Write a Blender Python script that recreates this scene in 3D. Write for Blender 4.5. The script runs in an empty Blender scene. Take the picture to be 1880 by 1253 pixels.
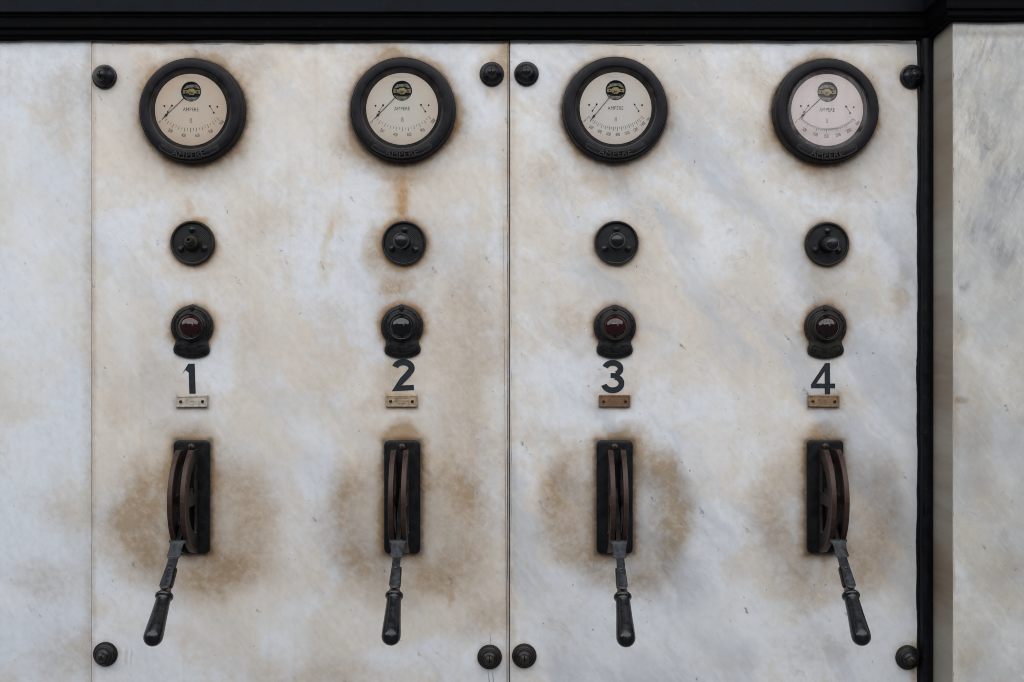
import bpy, bmesh, math, random
from mathutils import Vector, Matrix

# ------------------------------------------------------------------ camera, world, lights, exposure
# Scale: 1 photo pixel on the marble face = 1 mm.  x right, z up, the marble face lies in y = 0, the viewer at y < 0.
SC = bpy.context.scene
COL = SC.collection
PI = math.pi
cam = bpy.data.cameras.new('camera')
cam.sensor_width = 36.0
cam.lens = 36.0 * 2.2 / 1.88
cam.clip_start = 0.05
cam.clip_end = 60
camera = bpy.data.objects.new('camera', cam)
camera.location = (0, -2.2, 0)
camera.rotation_euler = (math.radians(90), 0, 0)
COL.objects.link(camera)
SC.camera = camera

world = bpy.data.worlds.new('World')
SC.world = world
world.use_nodes = True
world.node_tree.nodes['Background'].inputs[0].default_value = (0.88, 0.94, 1.0, 1)
world.node_tree.nodes['Background'].inputs[1].default_value = 0.15


def window_light(name, loc, target, sx, sy, radiance, color, nx, ny, gap):
    """A glazed skylight / window of the hall: one area lamp whose panes are split by glazing bars."""
    li = bpy.data.lights.new(name, 'AREA')
    li.shape = 'RECTANGLE'
    li.size, li.size_y = sx, sy
    li.color = color
    li.energy = radiance * PI * sx * sy
    li.use_nodes = True
    t = li.node_tree
    em = t.nodes['Emission']
    geo = t.nodes.new('ShaderNodeNewGeometry')
    sep = t.nodes.new('ShaderNodeSeparateXYZ')
    t.links.new(geo.outputs['Parametric'], sep.inputs[0])
    res = None
    for k, n in ((0, nx), (1, ny)):
        m = t.nodes.new('ShaderNodeMath'); m.operation = 'MULTIPLY'; m.inputs[1].default_value = n
        t.links.new(sep.outputs[k], m.inputs[0])
        f = t.nodes.new('ShaderNodeMath'); f.operation = 'FRACT'
        t.links.new(m.outputs[0], f.inputs[0])
        g = t.nodes.new('ShaderNodeMath'); g.operation = 'GREATER_THAN'; g.inputs[1].default_value = gap
        t.links.new(f.outputs[0], g.inputs[0])
        if res is None:
            res = g.outputs[0]
        else:
            p = t.nodes.new('ShaderNodeMath'); p.operation = 'MULTIPLY'
            t.links.new(res, p.inputs[0]); t.links.new(g.outputs[0], p.inputs[1])
            res = p.outputs[0]
    t.links.new(res, em.inputs['Strength'])
    o = bpy.data.objects.new(name, li)
    o.location = loc
    o.rotation_euler = (Vector(target) - Vector(loc)).to_track_quat('-Z', 'Y').to_euler()
    COL.objects.link(o)
    return o


window_light('skylight', (-2.0, -3.4, 4.0), (-2.0, 0, 0.2), 20.0, 4.6, 2.85, (0.97, 0.985, 1.0), 10, 1, 0.07)
window_light('hall_window', (3.25, -9.0, 2.5), (0.5, 0, 0.4), 1.9, 2.2, 2.2, (1.0, 0.93, 0.97), 14, 4, 0.10)

window_light('far_windows', (-0.5, -9.0, 4.3), (-0.5, 0, 0.0), 9.0, 2.0, 5.0, (1.0, 0.985, 0.97), 7, 1, 0.3)

SC.view_settings.view_transform = 'Standard'
SC.view_settings.look = 'None'
SC.view_settings.exposure = 0.1
SC.view_settings.gamma = 1.0
SC.view_settings.use_curve_mapping = False
SC.render.engine = 'CYCLES'
SC.cycles.max_bounces = 4
SC.cycles.diffuse_bounces = 2
SC.cycles.glossy_bounces = 2
SC.cycles.filter_width = 0.95
SC.cycles.transparent_max_bounces = 8
SC.cycles.use_denoising = True


# ------------------------------------------------------------------ node helpers
class NT:
    def __init__(self, name):
        self.m = bpy.data.materials.new(name)
        self.m.use_nodes = True
        self.t = self.m.node_tree
        self.b = self.t.nodes['Principled BSDF']
        tc = self.t.nodes.new('ShaderNodeTexCoord')
        self.P = tc.outputs['Object']

    def put(self, sock, v):
        if v is None:
            return
        if hasattr(v, 'is_output'):
            self.t.links.new(v, sock)
        elif isinstance(v, (tuple, list)):
            if sock.type == 'RGBA' and len(v) == 3:
                v = (*v, 1)
            sock.default_value = v
        else:
            sock.default_value = v

    def math(self, op, a, b=None, c=None, clamp=False):
        n = self.t.nodes.new('ShaderNodeMath'); n.operation = op; n.use_clamp = clamp
        for i, v in enumerate((a, b, c)):
            self.put(n.inputs[i], v)
        return n.outputs[0]

    def vm(self, op, a, b=None, c=None):
        n = self.t.nodes.new('ShaderNodeVectorMath'); n.operation = op
        for i, v in enumerate((a, b, c)):
            if v is not None:
                self.put(n.inputs[i], v)
        return n.outputs['Value'] if op in ('LENGTH', 'DISTANCE', 'DOT_PRODUCT') else n.outputs[0]

    def noise(self, vec, scale, detail=4, rough=0.55, dist=0.0, color=False):
        n = self.t.nodes.new('ShaderNodeTexNoise')
        self.put(n.inputs['Vector'], vec)
        n.inputs['Scale'].default_value = scale
        n.inputs['Detail'].default_value = detail
        n.inputs['Roughness'].default_value = rough
        n.inputs['Distortion'].default_value = dist
        return n.outputs['Color' if color else 'Fac']

    def voronoi(self, vec, scale):
        n = self.t.nodes.new('ShaderNodeTexVoronoi')
        self.put(n.inputs['Vector'], vec)
        n.inputs['Scale'].default_value = scale
        return n.outputs['Distance'], n.outputs['Color']

    def rng(self, v, a, b, c=0.0, d=1.0, smooth=True):
        n = self.t.nodes.new('ShaderNodeMapRange')
        n.interpolation_type = 'SMOOTHSTEP' if smooth else 'LINEAR'
        self.put(n.inputs[0], v)
        for i, x in enumerate((a, b, c, d)):
            self.put(n.inputs[i + 1], x)
        return n.outputs[0]

    def mix(self, fac, a, b, blend='MIX'):
        n = self.t.nodes.new('ShaderNodeMix'); n.data_type = 'RGBA'; n.blend_type = blend
        self.put(n.inputs[0], fac); self.put(n.inputs[6], a); self.put(n.inputs[7], b)
        return n.outputs[2]

    def mapping(self, vec, loc=(0, 0, 0), rot=(0, 0, 0), scale=(1, 1, 1)):
        n = self.t.nodes.new('ShaderNodeMapping')
        self.put(n.inputs[0], vec)
        n.inputs[1].default_value = loc; n.inputs[2].default_value = rot; n.inputs[3].default_value = scale
        return n.outputs[0]

    def aniso(self, vec, deg, scale):
        return self.vm('MULTIPLY', self.mapping(vec, rot=(0, math.radians(deg), 0)), scale)

    def bump(self, h, strength, dist):
        n = self.t.nodes.new('ShaderNodeBump')
        n.inputs['Strength'].default_value = strength
        n.inputs['Distance'].default_value = dist
        self.put(n.inputs['Height'], h)
        self.t.links.new(n.outputs[0], self.b.inputs['Normal'])

    def out(self, **kw):
        names = dict(col='Base Color', rough='Roughness', metal='Metallic', spec='Specular IOR Level',
                     coat='Coat Weight', coat_rough='Coat Roughness', alpha='Alpha')
        for k, v in kw.items():
            self.put(self.b.inputs[names[k]], v)
        return self.m


def marble(name, seed, cool, warm, warm_bias, stains, vein=0.5, streaks=0.4, flecks=1.0, brush=0.0, plainer=False):
    """Old marble: cool and cream clouds, grey veins, pits, and the stains listed in photo pixels on the face.
    stain = (kind, cx, cy, rx, ry, strength, core): kind b brown wash, r rust, y yellow, g dark grime and the dark bands along the slab tops, w cleaned/pale; upper case = tight edge"""
    N = NT(name)
    src = N.vm('MULTIPLY', N.P, (1, 0.15, 1)) if plainer else N.P
    P0 = N.vm('ADD', src, (seed * 3.17, seed * 1.3, seed * 2.71))
    # warped photo-pixel coordinates
    px = N.vm('MULTIPLY_ADD', N.P, (1000, 0, -1000), (940, 0, 626.5))
    wa = N.vm('SUBTRACT', N.noise(P0, 7, 4, 0.6, color=True), (0.5, 0.5, 0.5))
    wb = N.vm('SUBTRACT', N.noise(P0, 32, 2.5, 0.55, color=True), (0.5, 0.5, 0.5))
    tight = N.vm('MULTIPLY_ADD', wb, (9, 0, 9), px)
    loose = N.vm('MULTIPLY_ADD', wa, (130, 0, 130), tight)
    ringc = N.vm('MULTIPLY_ADD', wa, (75, 0, 75), tight)
    # base clouds
    big = N.noise(N.vm('MULTIPLY_ADD', wa, (0.25, 0, 0.25), P0), 3.2, 4, 0.6)
    mid = N.noise(N.vm('MULTIPLY_ADD', wa, (0.06, 0, 0.06), P0), 11, 5, 0.62)
    fine = N.noise(P0, 70, 4, 0.6)
    c = N.mix(N.rng(N.math('ADD', big, N.math('MULTIPLY', N.math('SUBTRACT', mid, 0.5), 0.5)), 0.42 - warm_bias, 0.60 - warm_bias), cool, warm)
    c = N.mix(N.rng(mid, 0.45, 0.75, 0, 0.28), c, (0.50, 0.48, 0.455))
    # veins: long soft diagonal grey-blue bands
    rot = N.aniso(N.vm('MULTIPLY_ADD', wa, (0.12, 0, 0.12), P0), 38, (5.0, 1, 1.3))
    v = N.noise(rot, 1.5, 5, 0.6)
    c = N.mix(N.rng(v, 0.46, 0.64, 0, vein), c, (0.45, 0.475, 0.52))
    c = N.mix(N.rng(v, 0.46, 0.34, 0, vein * 0.7), c, (0.70, 0.72, 0.75))
    hair = N.math('ABSOLUTE', N.math('SUBTRACT', N.noise(rot, 2.6, 5, 0.68), 0.5))
    hm = N.math('MULTIPLY', N.rng(hair, 0.008, 0.0, 0, 0.28 * vein), N.rng(mid, 0.48, 0.58))
    c = N.mix(hm, c, (0.25, 0.26, 0.29))
    # pale scratches/rubbing
    sc = N.aniso(P0, 35, (70, 1, 9))
    c = N.mix(N.rng(N.noise(sc, 1.0, 3, 0.6), 0.56, 0.72, 0, 0.03 if plainer else 0.2), c, (0.72, 0.73, 0.75))
    # vertical runs
    vr = N.noise(N.mapping(P0, scale=(42, 1, 1.7)), 1.0, 4, 0.7)
    c = N.mix(N.rng(vr, 0.52, 0.8, 0, streaks), c, (0.47, 0.39, 0.31))
    if brush:
        br = N.noise(N.aniso(N.vm('MULTIPLY_ADD', wa, (0.05, 0, 0.05), P0), -14, (34, 1, 11)), 1.0, 5, 0.68)
        bf = N.noise(N.aniso(P0, -22, (120, 1, 34)), 1.0, 4, 0.65)
        bm_ = N.noise(N.mapping(P0, scale=(1.6, 1, 1)), 9, 5, 0.65)
        up = N.rng(px_z(N, px), 620, 300, 0.2, 1)
        zone = N.math('MULTIPLY', N.rng(N.noise(P0, 6.1, 3, 0.5), 0.30, 0.5), up)
        c = N.mix(N.math('MULTIPLY', N.rng(bm_, 0.4, 0.62, 0, 0.6), N.rng(up, 0, 1, 0.35, 1)), c, (0.36, 0.365, 0.365))
        c = N.mix(N.math('MULTIPLY', N.rng(br, 0.5, 0.64, 0, brush * 0.75), zone), c, (0.25, 0.26, 0.275))
        c = N.mix(N.math('MULTIPLY', N.rng(bf, 0.5, 0.68, 0, 0.5), zone), c, (0.30, 0.30, 0.305))
        c = N.mix(N.math('MULTIPLY', N.rng(bf, 0.46, 0.3, 0, 0.55), up), c, (0.55, 0.55, 0.52))
    acc = {}
    for s in stains:
        k, cx, cy, rx, ry, st = s[:6]
        if k == 'b' and cy > 770:
            rx, ry, st = rx * 1.2, ry * 1.15, st * 1.1
        core = s[6] if len(s) > 6 else 0.15
        src = tight if k.isupper() else (ringc if k == 'o' else loose)
        if len(s) > 7:      # rounded box: half sizes hx, hy, spread rx
            d = N.vm('ABSOLUTE', N.vm('SUBTRACT', src, (cx, 0, cy)))
            d = N.vm('MAXIMUM', N.vm('SUBTRACT', d, (s[7], 0, s[8])), (0, 0, 0))
            d = N.vm('MULTIPLY', d, (1 / rx, 0, 1 / ry))
        else:
            d = N.vm('MULTIPLY_ADD', src, (1 / rx, 0, 1 / ry), (-cx / rx, 0, -cy / ry))
        ln = N.vm('LENGTH', d)
        m = N.rng(ln, 1.0, core, 0.0, st)
        kk = k.lower()
        if kk == 'o':       # tide mark: denser towards its outer edge
            m = N.math('MULTIPLY', m, N.rng(ln, 0.25, 0.65, 0.45, 1.0))
            kk = 'b'
        acc[kk] = m if kk not in acc else N.math('ADD', acc[kk], m)
    diagb = N.noise(N.aniso(P0, -12, (55, 1, 14)), 1.0, 4, 0.65)
    blotch = N.rng(N.noise(N.vm('MULTIPLY_ADD', wa, (0.10, 0, 0.10), P0), 13, 5, 0.62), 0.3, 0.7, 0.62, 1.18)
    blot2 = N.rng(fine, 0.3, 0.7, 0.75, 1.2)
    bl = N.math('MULTIPLY', blotch, blot2)
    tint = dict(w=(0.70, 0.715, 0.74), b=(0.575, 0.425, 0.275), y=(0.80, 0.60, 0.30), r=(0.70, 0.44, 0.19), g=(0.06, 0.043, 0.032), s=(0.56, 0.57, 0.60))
    for kk in 'wbyrsg':
        if kk in acc:
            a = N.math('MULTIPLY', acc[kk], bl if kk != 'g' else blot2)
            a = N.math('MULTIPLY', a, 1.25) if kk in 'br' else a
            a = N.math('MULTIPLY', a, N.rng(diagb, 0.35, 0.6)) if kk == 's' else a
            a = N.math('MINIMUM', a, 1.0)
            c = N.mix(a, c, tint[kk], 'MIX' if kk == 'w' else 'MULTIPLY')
    # fine mottling, pits
    c = N.mix(N.rng(fine, 0.38, 0.72, 0, 0.4 if brush else 0.2), c, (0.40, 0.37, 0.335))
    diag = N.noise(N.aniso(P0, 40, (130, 1, 34)), 1.0, 3, 0.6)
    c = N.mix(N.rng(diag, 0.53, 0.7, 0, 0.03 if plainer else 0.11), c, (0.74, 0.745, 0.76))
    c = N.mix(N.rng(diag, 0.45, 0.3, 0, 0.03 if plainer else 0.12), c, (0.36, 0.35, 0.345))
    speck = N.rng(N.noise(P0, 160, 2, 0.6), 0.42, 0.58, 0, 0.8 * flecks)
    for sc_, thr, pick, rot_, str_ in ((11, 0.15, 0.62, 0.6, (3.2, 1, 1)), (30, 0.13, 0.66, -0.5, (2.0, 1, 1)), (34, 0.12, 0.72, 0.9, (3.0, 1, 1))):
        q = N.mapping(N.vm('MULTIPLY_ADD', wb, (0.022, 0, 0.022), P0), loc=(sc_, 0, sc_ * 0.37), rot=(0, rot_, 0))
        q = N.vm('MULTIPLY', q, (str_[0], 0, str_[2]))
        dist, rc = N.voronoi(q, sc_)
        m = N.math('MULTIPLY', N.rng(dist, thr, thr * 0.25), N.math('GREATER_THAN', sepx(N, rc), pick))
        m = N.math('MULTIPLY', m, speck)
        c = N.mix(m, c, (0.16, 0.16, 0.175))
    h = N.math('ADD', N.math('MULTIPLY', fine, 0.6), N.math('MULTIPLY', mid, 1.5))
    N.bump(h, 0.25, 0.0015)
    return N.out(col=c, rough=N.rng(mid, 0.3, 0.7, 0.42, 0.62), spec=0.35)


def sepx(N, v):
    n = N.t.nodes.new('ShaderNodeSeparateColor')
    N.t.links.new(v, n.inputs[0])
    return n.outputs[0]


def px_z(N, v):
    n = N.t.nodes.new('ShaderNodeSeparateXYZ')
    N.t.links.new(v, n.inputs[0])
    return n.outputs[2]


def paint(name, col, rough=0.42, rust=0.0, rust_col=(0.11, 0.055, 0.03), metal=0.0, var=0.5, scale=60, spec=0.3, dust=0.12, bump=0.15, streak=None):
    N = NT(name)
    n1 = N.noise(N.P, scale, 6, 0.65, 0.3)
    n2 = N.noise(N.P, scale * 0.3, 4, 0.6)
    n3 = N.noise(N.P, scale * 5, 4, 0.6)
    dark = tuple(x * (1 - var) for x in col)
    lite = tuple(min(1, x * (1 + var)) for x in col)
    c = N.mix(N.rng(n1, 0.3, 0.7), dark, lite)
    if streak:
        s = N.noise(N.mapping(N.P, scale=streak), 1.0, 4, 0.6)
        c = N.mix(N.rng(s, 0.5, 0.75, 0, 0.45), c, lite)
    c = N.mix(N.rng(n3, 0.58, 0.78, 0, dust * 0.5), c, (0.17, 0.155, 0.14))
    if rust:
        r = N.math('ADD', N.math('MULTIPLY', n2, 0.6), N.math('MULTIPLY', n1, 0.4))
        c = N.mix(N.rng(r, 0.62 - 0.3 * rust, 0.78 - 0.3 * rust, 0, 0.9), c, rust_col)
    N.bump(N.math('ADD', n1, N.math('MULTIPLY', n3, 0.5)), bump, 0.001)
    return N.out(col=c, rough=N.rng(n1, 0.3, 0.7, rough - 0.08, rough + 0.14), metal=metal, spec=spec)


def plain(name, col, rough=0.5, metal=0.0, spec=0.5):
    N = NT(name)
    n1 = N.noise(N.P, 90, 4, 0.6)
    c = N.mix(N.rng(n1, 0.3, 0.7), tuple(x * 0.8 for x in col), tuple(min(1, x * 1.15) for x in col))
    return N.out(col=c, rough=rough, metal=metal, spec=spec)


def dial_paper(name, centre, edge):
    N = NT(name)
    r = N.vm('LENGTH', N.vm('MULTIPLY', N.P, (1, 0, 1)))
    n = N.noise(N.P, 26, 5, 0.6)
    r = N.math('ADD', r, N.math('MULTIPLY', N.math('SUBTRACT', n, 0.5), 0.05))
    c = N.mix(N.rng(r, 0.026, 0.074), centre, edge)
    # darker streaks under the top edge, and speckles
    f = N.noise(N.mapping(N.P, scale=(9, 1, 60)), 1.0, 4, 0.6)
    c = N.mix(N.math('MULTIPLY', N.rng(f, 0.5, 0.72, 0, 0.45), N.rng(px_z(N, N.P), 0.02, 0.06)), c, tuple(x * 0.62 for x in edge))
    sp, _ = N.voronoi(N.P, 120)
    c = N.mix(N.rng(sp, 0.09, 0.03, 0, 0.2), c, (0.25, 0.15, 0.09))
    return N.out(col=c, rough=0.75, spec=0.2)


def clear_glass(name, tint=(0.99, 0.99, 0.985)):
    N = NT(name)
    t = N.t
    t.nodes.remove(N.b)
    tr = t.nodes.new('ShaderNodeBsdfTransparent'); tr.inputs[0].default_value = (*tint, 1)
    gl = t.nodes.new('ShaderNodeBsdfGlossy'); gl.inputs['Roughness'].default_value = 0.03
    fr = t.nodes.new('ShaderNodeFresnel'); fr.inputs[0].default_value = 1.5
    mx = t.nodes.new('ShaderNodeMixShader')
    t.links.new(fr.outputs[0], mx.inputs[0]); t.links.new(tr.outputs[0], mx.inputs[1]); t.links.new(gl.outputs[0], mx.inputs[2])
    df = t.nodes.new('ShaderNodeBsdfDiffuse'); df.inputs[0].default_value = (0.6, 0.55, 0.5, 1)
    du = t.nodes.new('ShaderNodeMixShader')
    N.t.links.new(N.rng(N.noise(N.P, 30, 5, 0.65), 0.35, 0.75, 0.0, 0.03), du.inputs[0])
    t.links.new(mx.outputs[0], du.inputs[1]); t.links.new(df.outputs[0], du.inputs[2])
    t.links.new(du.outputs[0], t.nodes['Material Output'].inputs[0])
    return N.m


def lamp_glass(name, col):
    N = NT(name)
    return N.out(col=N.mix(N.rng(N.noise(N.P, 40, 3), 0.35, 0.7), tuple(x * 0.6 for x in col), col), rough=0.03, spec=0.5, coat=0.0, coat_rough=0.02)


def knurled(name, col):
    N = NT(name)
    w = []
    for a in (0.79, -0.79):
        n = N.t.nodes.new('ShaderNodeTexWave'); n.bands_direction = 'X'
        N.put(n.inputs['Vector'], N.mapping(N.P, rot=(0, a, 0)))
        n.inputs['Scale'].default_value = 130
        n.inputs['Distortion'].default_value = 0.3
        w.append(n.outputs['Fac'])
    h = N.math('MULTIPLY', w[0], w[1])
    grime = N.rng(N.noise(N.P, 55, 5, 0.6), 0.35, 0.7)
    c = N.mix(grime, col, tuple(x * 1.9 for x in col))
    N.bump(h, 0.55, 0.0012)
    return N.out(col=c, rough=0.45, spec=0.28)


# ------------------------------------------------------------------ mesh helpers; local axes x right, z up, depth d = -y (towards the viewer), in mm
def mesh_obj(name, bm, mat, parent=None, smooth=True, angle=35):
    me = bpy.data.meshes.new(name)
    bmesh.ops.recalc_face_normals(bm, faces=bm.faces)
    for v in bm.verts:
        v.co *= 0.001
    if smooth:
        lim = math.radians(angle)
        for f in bm.faces:
            f.smooth = True
        for e in bm.edges:
            if len(e.link_faces) != 2 or e.calc_face_angle(0) > lim:
                e.smooth = False
    bm.to_mesh(me); bm.free()
    me.materials.append(mat)
    o = bpy.data.objects.new(name, me)
    COL.objects.link(o)
    if parent is not None:
        o.parent = parent
    return o


def tag(o, label, cat, group=None):
    o['label'] = label; o['category'] = cat
    if group:
        o['group'] = group
    return o


def thing(name, px, py, label, cat, group=None):
    o = bpy.data.objects.new(name, None)
    o.empty_display_size = 0.02
    o.location = ((px - 940) / 1000, 0, (626.5 - py) / 1000)
    COL.objects.link(o)
    return tag(o, label, cat, group)


def lathe(bm, prof, segs=48, cx=0, cz=0, a0=0.0, a1=2 * PI, M=None):
    full = abs(a1 - a0 - 2 * PI) < 1e-6
    n = segs if full else segs + 1
    rings = []
    for r, d in prof:
        if r < 1e-6:
            rings.append([bm.verts.new((cx, -d, cz))] * n)
        else:
            rings.append([bm.verts.new((cx + r * math.cos(a0 + (a1 - a0) * i / segs), -d, cz + r * math.sin(a0 + (a1 - a0) * i / segs))) for i in range(n)])
    for A, B in zip(rings, rings[1:]):
        for i in range(segs):
            j = (i + 1) % n
            q = []
            for v in (A[i], A[j], B[j], B[i]):
                if v not in q:
                    q.append(v)
            if len(q) > 2:
                bm.faces.new(q)
    if not full:
        for idx in (0, n - 1):
            vs = []
            for R in rings:
                if R[idx] not in vs:
                    vs.append(R[idx])
            if len(vs) > 2:
                try:
                    bm.faces.new(vs)
                except ValueError:
                    pass
    if M is not None:
        done = {v for R in rings for v in R}
        for v in done:
            v.co = M @ v.co
    return bm


def box(bm, x0, x1, d0, d1, z0, z1, M=None, bevel=0.0):
    vs = [bm.verts.new(p) for p in ((x0, -d0, z0), (x1, -d0, z0), (x1, -d0, z1), (x0, -d0, z1), (x0, -d1, z0), (x1, -d1, z0), (x1, -d1, z1), (x0, -d1, z1))]
    fs = [bm.faces.new([vs[i] for i in f]) for f in ((0, 3, 2, 1), (4, 5, 6, 7), (0, 1, 5, 4), (2, 3, 7, 6), (1, 2, 6, 5), (0, 4, 7, 3))]
    if M is not None:
        for v in vs:
            v.co = M @ v.co
    if bevel:
        bmesh.ops.recalc_face_normals(bm, faces=fs)
        bmesh.ops.bevel(bm, geom=list({e for f in fs for e in f.edges}), offset=bevel, segments=2, affect='EDGES', profile=0.5)
    return bm


def tube(bm, pts, r, segs=8, closed=False):
    pts = [Vector(p) for p in pts]
    n = len(pts)
    rings = []
    for i, p in enumerate(pts):
        a = pts[i - 1] if (i > 0 or closed) else p
        b = pts[(i + 1) % n] if (i < n - 1 or closed) else p
        t = (b - a).normalized()
        up = Vector((0, 1, 0)) if abs(t.y) < 0.9 else Vector((1, 0, 0))
        s = t.cross(up).normalized(); u = s.cross(t)
        rings.append([bm.verts.new(p + s * r * math.cos(2 * PI * k / segs) + u * r * math.sin(2 * PI * k / segs)) for k in range(segs)])
    for i in range(n if closed else n - 1):
        A, B = rings[i], rings[(i + 1) % n]
        for k in range(segs):
            bm.faces.new((A[k], A[(k + 1) % segs], B[(k + 1) % segs], B[k]))
    if not closed:
        bm.faces.new(rings[0]); bm.faces.new(rings[-1])
    return bm


def curve_mesh(curve):
    o = bpy.data.objects.new('temporary', curve)
    me = bpy.data.meshes.new_from_object(o)
    bpy.data.objects.remove(o)
    bpy.data.curves.remove(curve)
    return me


def flat(bm, loops, d0, d1, fn=None, bevel=0.0):
    """Fill 2D outlines (holes by nesting), extrude between depths d0 and d1. fn maps (u, v, d) -> local point."""
    cu = bpy.data.curves.new('outline', 'CURVE')
    cu.dimensions = '2D'; cu.fill_mode = 'BOTH'
    cu.extrude = (d1 - d0) / 2 - bevel
    if bevel:
        cu.bevel_depth = bevel; cu.bevel_resolution = 1; cu.offset = -bevel
    for lp in loops:
        sp = cu.splines.new('POLY')
        sp.points.add(len(lp) - 1)
        for i, p in enumerate(lp):
            sp.points[i].co = (p[0], p[1], 0, 1)
        sp.use_cyclic_u = True
    me = curve_mesh(cu)
    add_mesh(bm, me, (d0 + d1) / 2, fn)
    return bm


def add_mesh(bm, me, dm, fn=None):
    vs = []
    for v in me.vertices:
        u, w, e = v.co
        p = fn(u, w, dm + e) if fn else (u, -(dm + e), w)
        vs.append(bm.verts.new(p))
    for p in me.polygons:
        try:
            bm.faces.new([vs[i] for i in p.vertices])
        except ValueError:
            pass
    bpy.data.meshes.remove(me)
    bmesh.ops.remove_doubles(bm, verts=vs, dist=0.002)


def text(bm, s, x, z, h, d0, d1, sx=0.75, rot=0.0, bold=0.0, arc=None, space=1.0):
    """Raised or printed lettering of cap height h centred on (x, z)."""
    cu = bpy.data.curves.new('lettering', 'FONT')
    cu.body = s
    cu.align_x = 'CENTER'
    cu.size = h / 0.70
    cu.extrude = (d1 - d0) / 2
    cu.offset = bold
    cu.space_character = space
    cu.resolution_u = 3
    me = curve_mesh(cu)
    ca, sa = math.cos(rot), math.sin(rot)

    def fn(u, v, d):
        u *= sx; v -= h / 2
        if arc:
            a = u / arc; rr = arc - v
            return (x + rr * math.sin(a), -d, z + arc - rr * math.cos(a))
        return (x + u * ca - v * sa, -d, z + u * sa + v * ca)
    add_mesh(bm, me, (d0 + d1) / 2, fn)
    return bm


def slotted_head(name, r, d0, h, mat, parent, x=0, z=0, rot=PI / 2, gap=1.4):
    """Dome screw head split by a real slot."""
    bm = bmesh.new()
    lathe(bm, [(r, d0), (r, d0 + h * 0.25), (0, d0 + h * 0.28)], 20, x, z)
    for sgn in (0, PI):
        prof = [(r * math.cos(t), d0 + h * 0.25 + h * 0.75 * math.sin(t)) for t in (0, 0.35, 0.7, 1.05, 1.35, PI / 2)]
        ox, oz = gap / 2 * math.cos(rot + sgn + PI / 2), gap / 2 * math.sin(rot + sgn + PI / 2)
        lathe(bm, [(max(0, a * (1 - gap / (2.4 * r))), b) for a, b in prof], 12, x + ox, z + oz, rot + sgn, rot + sgn + PI)
    return mesh_obj(name, bm, mat, parent)


def banana(rin, rout, A, n=20, cz=0.0):
    """Closed outline of an arc band below the centre, ends rounded; A = half angle."""
    rm, hw = (rin + rout) / 2, (rout - rin) / 2
    P = []
    for i in range(n + 1):
        a = -A + 2 * A * i / n
        P.append((rout * math.sin(a), cz - rout * math.cos(a)))
    for k in range(1, 6):
        t = PI * k / 6
        a = A; c = (rm * math.sin(a), cz - rm * math.cos(a))
        er = (math.sin(a), -math.cos(a)); et = (math.cos(a), math.sin(a))
        P.append((c[0] + hw * (math.cos(t) * er[0] + math.sin(t) * et[0]), c[1] + hw * (math.cos(t) * er[1] + math.sin(t) * et[1])))
    for i in range(n + 1):
        a = A - 2 * A * i / n
        P.append((rin * math.sin(a), cz - rin * math.cos(a)))
    for k in range(1, 6):
        t = PI - PI * k / 6
        a = -A; c = (rm * math.sin(a), cz - rm * math.cos(a))
        er = (math.sin(a), -math.cos(a)); et = (-math.cos(a), -math.sin(a))
        P.append((c[0] + hw * (math.cos(t) * er[0] + math.sin(t) * et[0]), c[1] + hw * (math.cos(t) * er[1] + math.sin(t) * et[1])))
    return P


def circ(r, n=40, cx=0, cz=0):
    return [(cx + r * math.cos(2 * PI * i / n), cz + r * math.sin(2 * PI * i / n)) for i in range(n)]


# ------------------------------------------------------------------ materials
GX = [356, 740, 1128, 1514]            # columns
COOL, WARM = (0.65, 0.67, 0.71), (0.625, 0.57, 0.51)


def halos(i, gy):
    """Grime that collects round every fitting of one column."""
    x = GX[i]
    kx, lx, vx, nx = [354.5, 742, 1131.5, 1517.5][i], [353.5, 738.5, 1128.5, 1514.5][i], [353.5, 739, 1128, 1513.5][i], [353, 737.5, 1128, 1511.5][i]
    g = [[0.55, 0.65, 0.32, 0.4][i], [0.5, 0.8, 0.35, 0.4][i], [0.5, 0.7, 0.4, 0.5][i]]
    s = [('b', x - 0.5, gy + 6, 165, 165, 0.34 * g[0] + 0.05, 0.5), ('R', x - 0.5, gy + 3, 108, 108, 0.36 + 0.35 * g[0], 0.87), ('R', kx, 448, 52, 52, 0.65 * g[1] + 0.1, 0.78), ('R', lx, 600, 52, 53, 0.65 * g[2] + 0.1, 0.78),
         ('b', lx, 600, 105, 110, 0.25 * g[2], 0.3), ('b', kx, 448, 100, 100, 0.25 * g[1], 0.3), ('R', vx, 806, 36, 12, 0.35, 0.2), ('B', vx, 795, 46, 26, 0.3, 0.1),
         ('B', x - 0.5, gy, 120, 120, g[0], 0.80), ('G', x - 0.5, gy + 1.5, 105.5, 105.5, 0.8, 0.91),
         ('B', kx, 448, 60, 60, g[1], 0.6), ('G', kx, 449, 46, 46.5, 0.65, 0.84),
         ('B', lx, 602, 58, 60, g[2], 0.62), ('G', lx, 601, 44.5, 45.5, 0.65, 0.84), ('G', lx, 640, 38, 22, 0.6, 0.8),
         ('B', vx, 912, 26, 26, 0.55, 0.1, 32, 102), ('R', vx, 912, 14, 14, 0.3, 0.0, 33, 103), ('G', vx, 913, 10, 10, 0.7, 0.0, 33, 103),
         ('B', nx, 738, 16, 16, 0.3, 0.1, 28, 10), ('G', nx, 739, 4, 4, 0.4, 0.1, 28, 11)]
    return s


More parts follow.
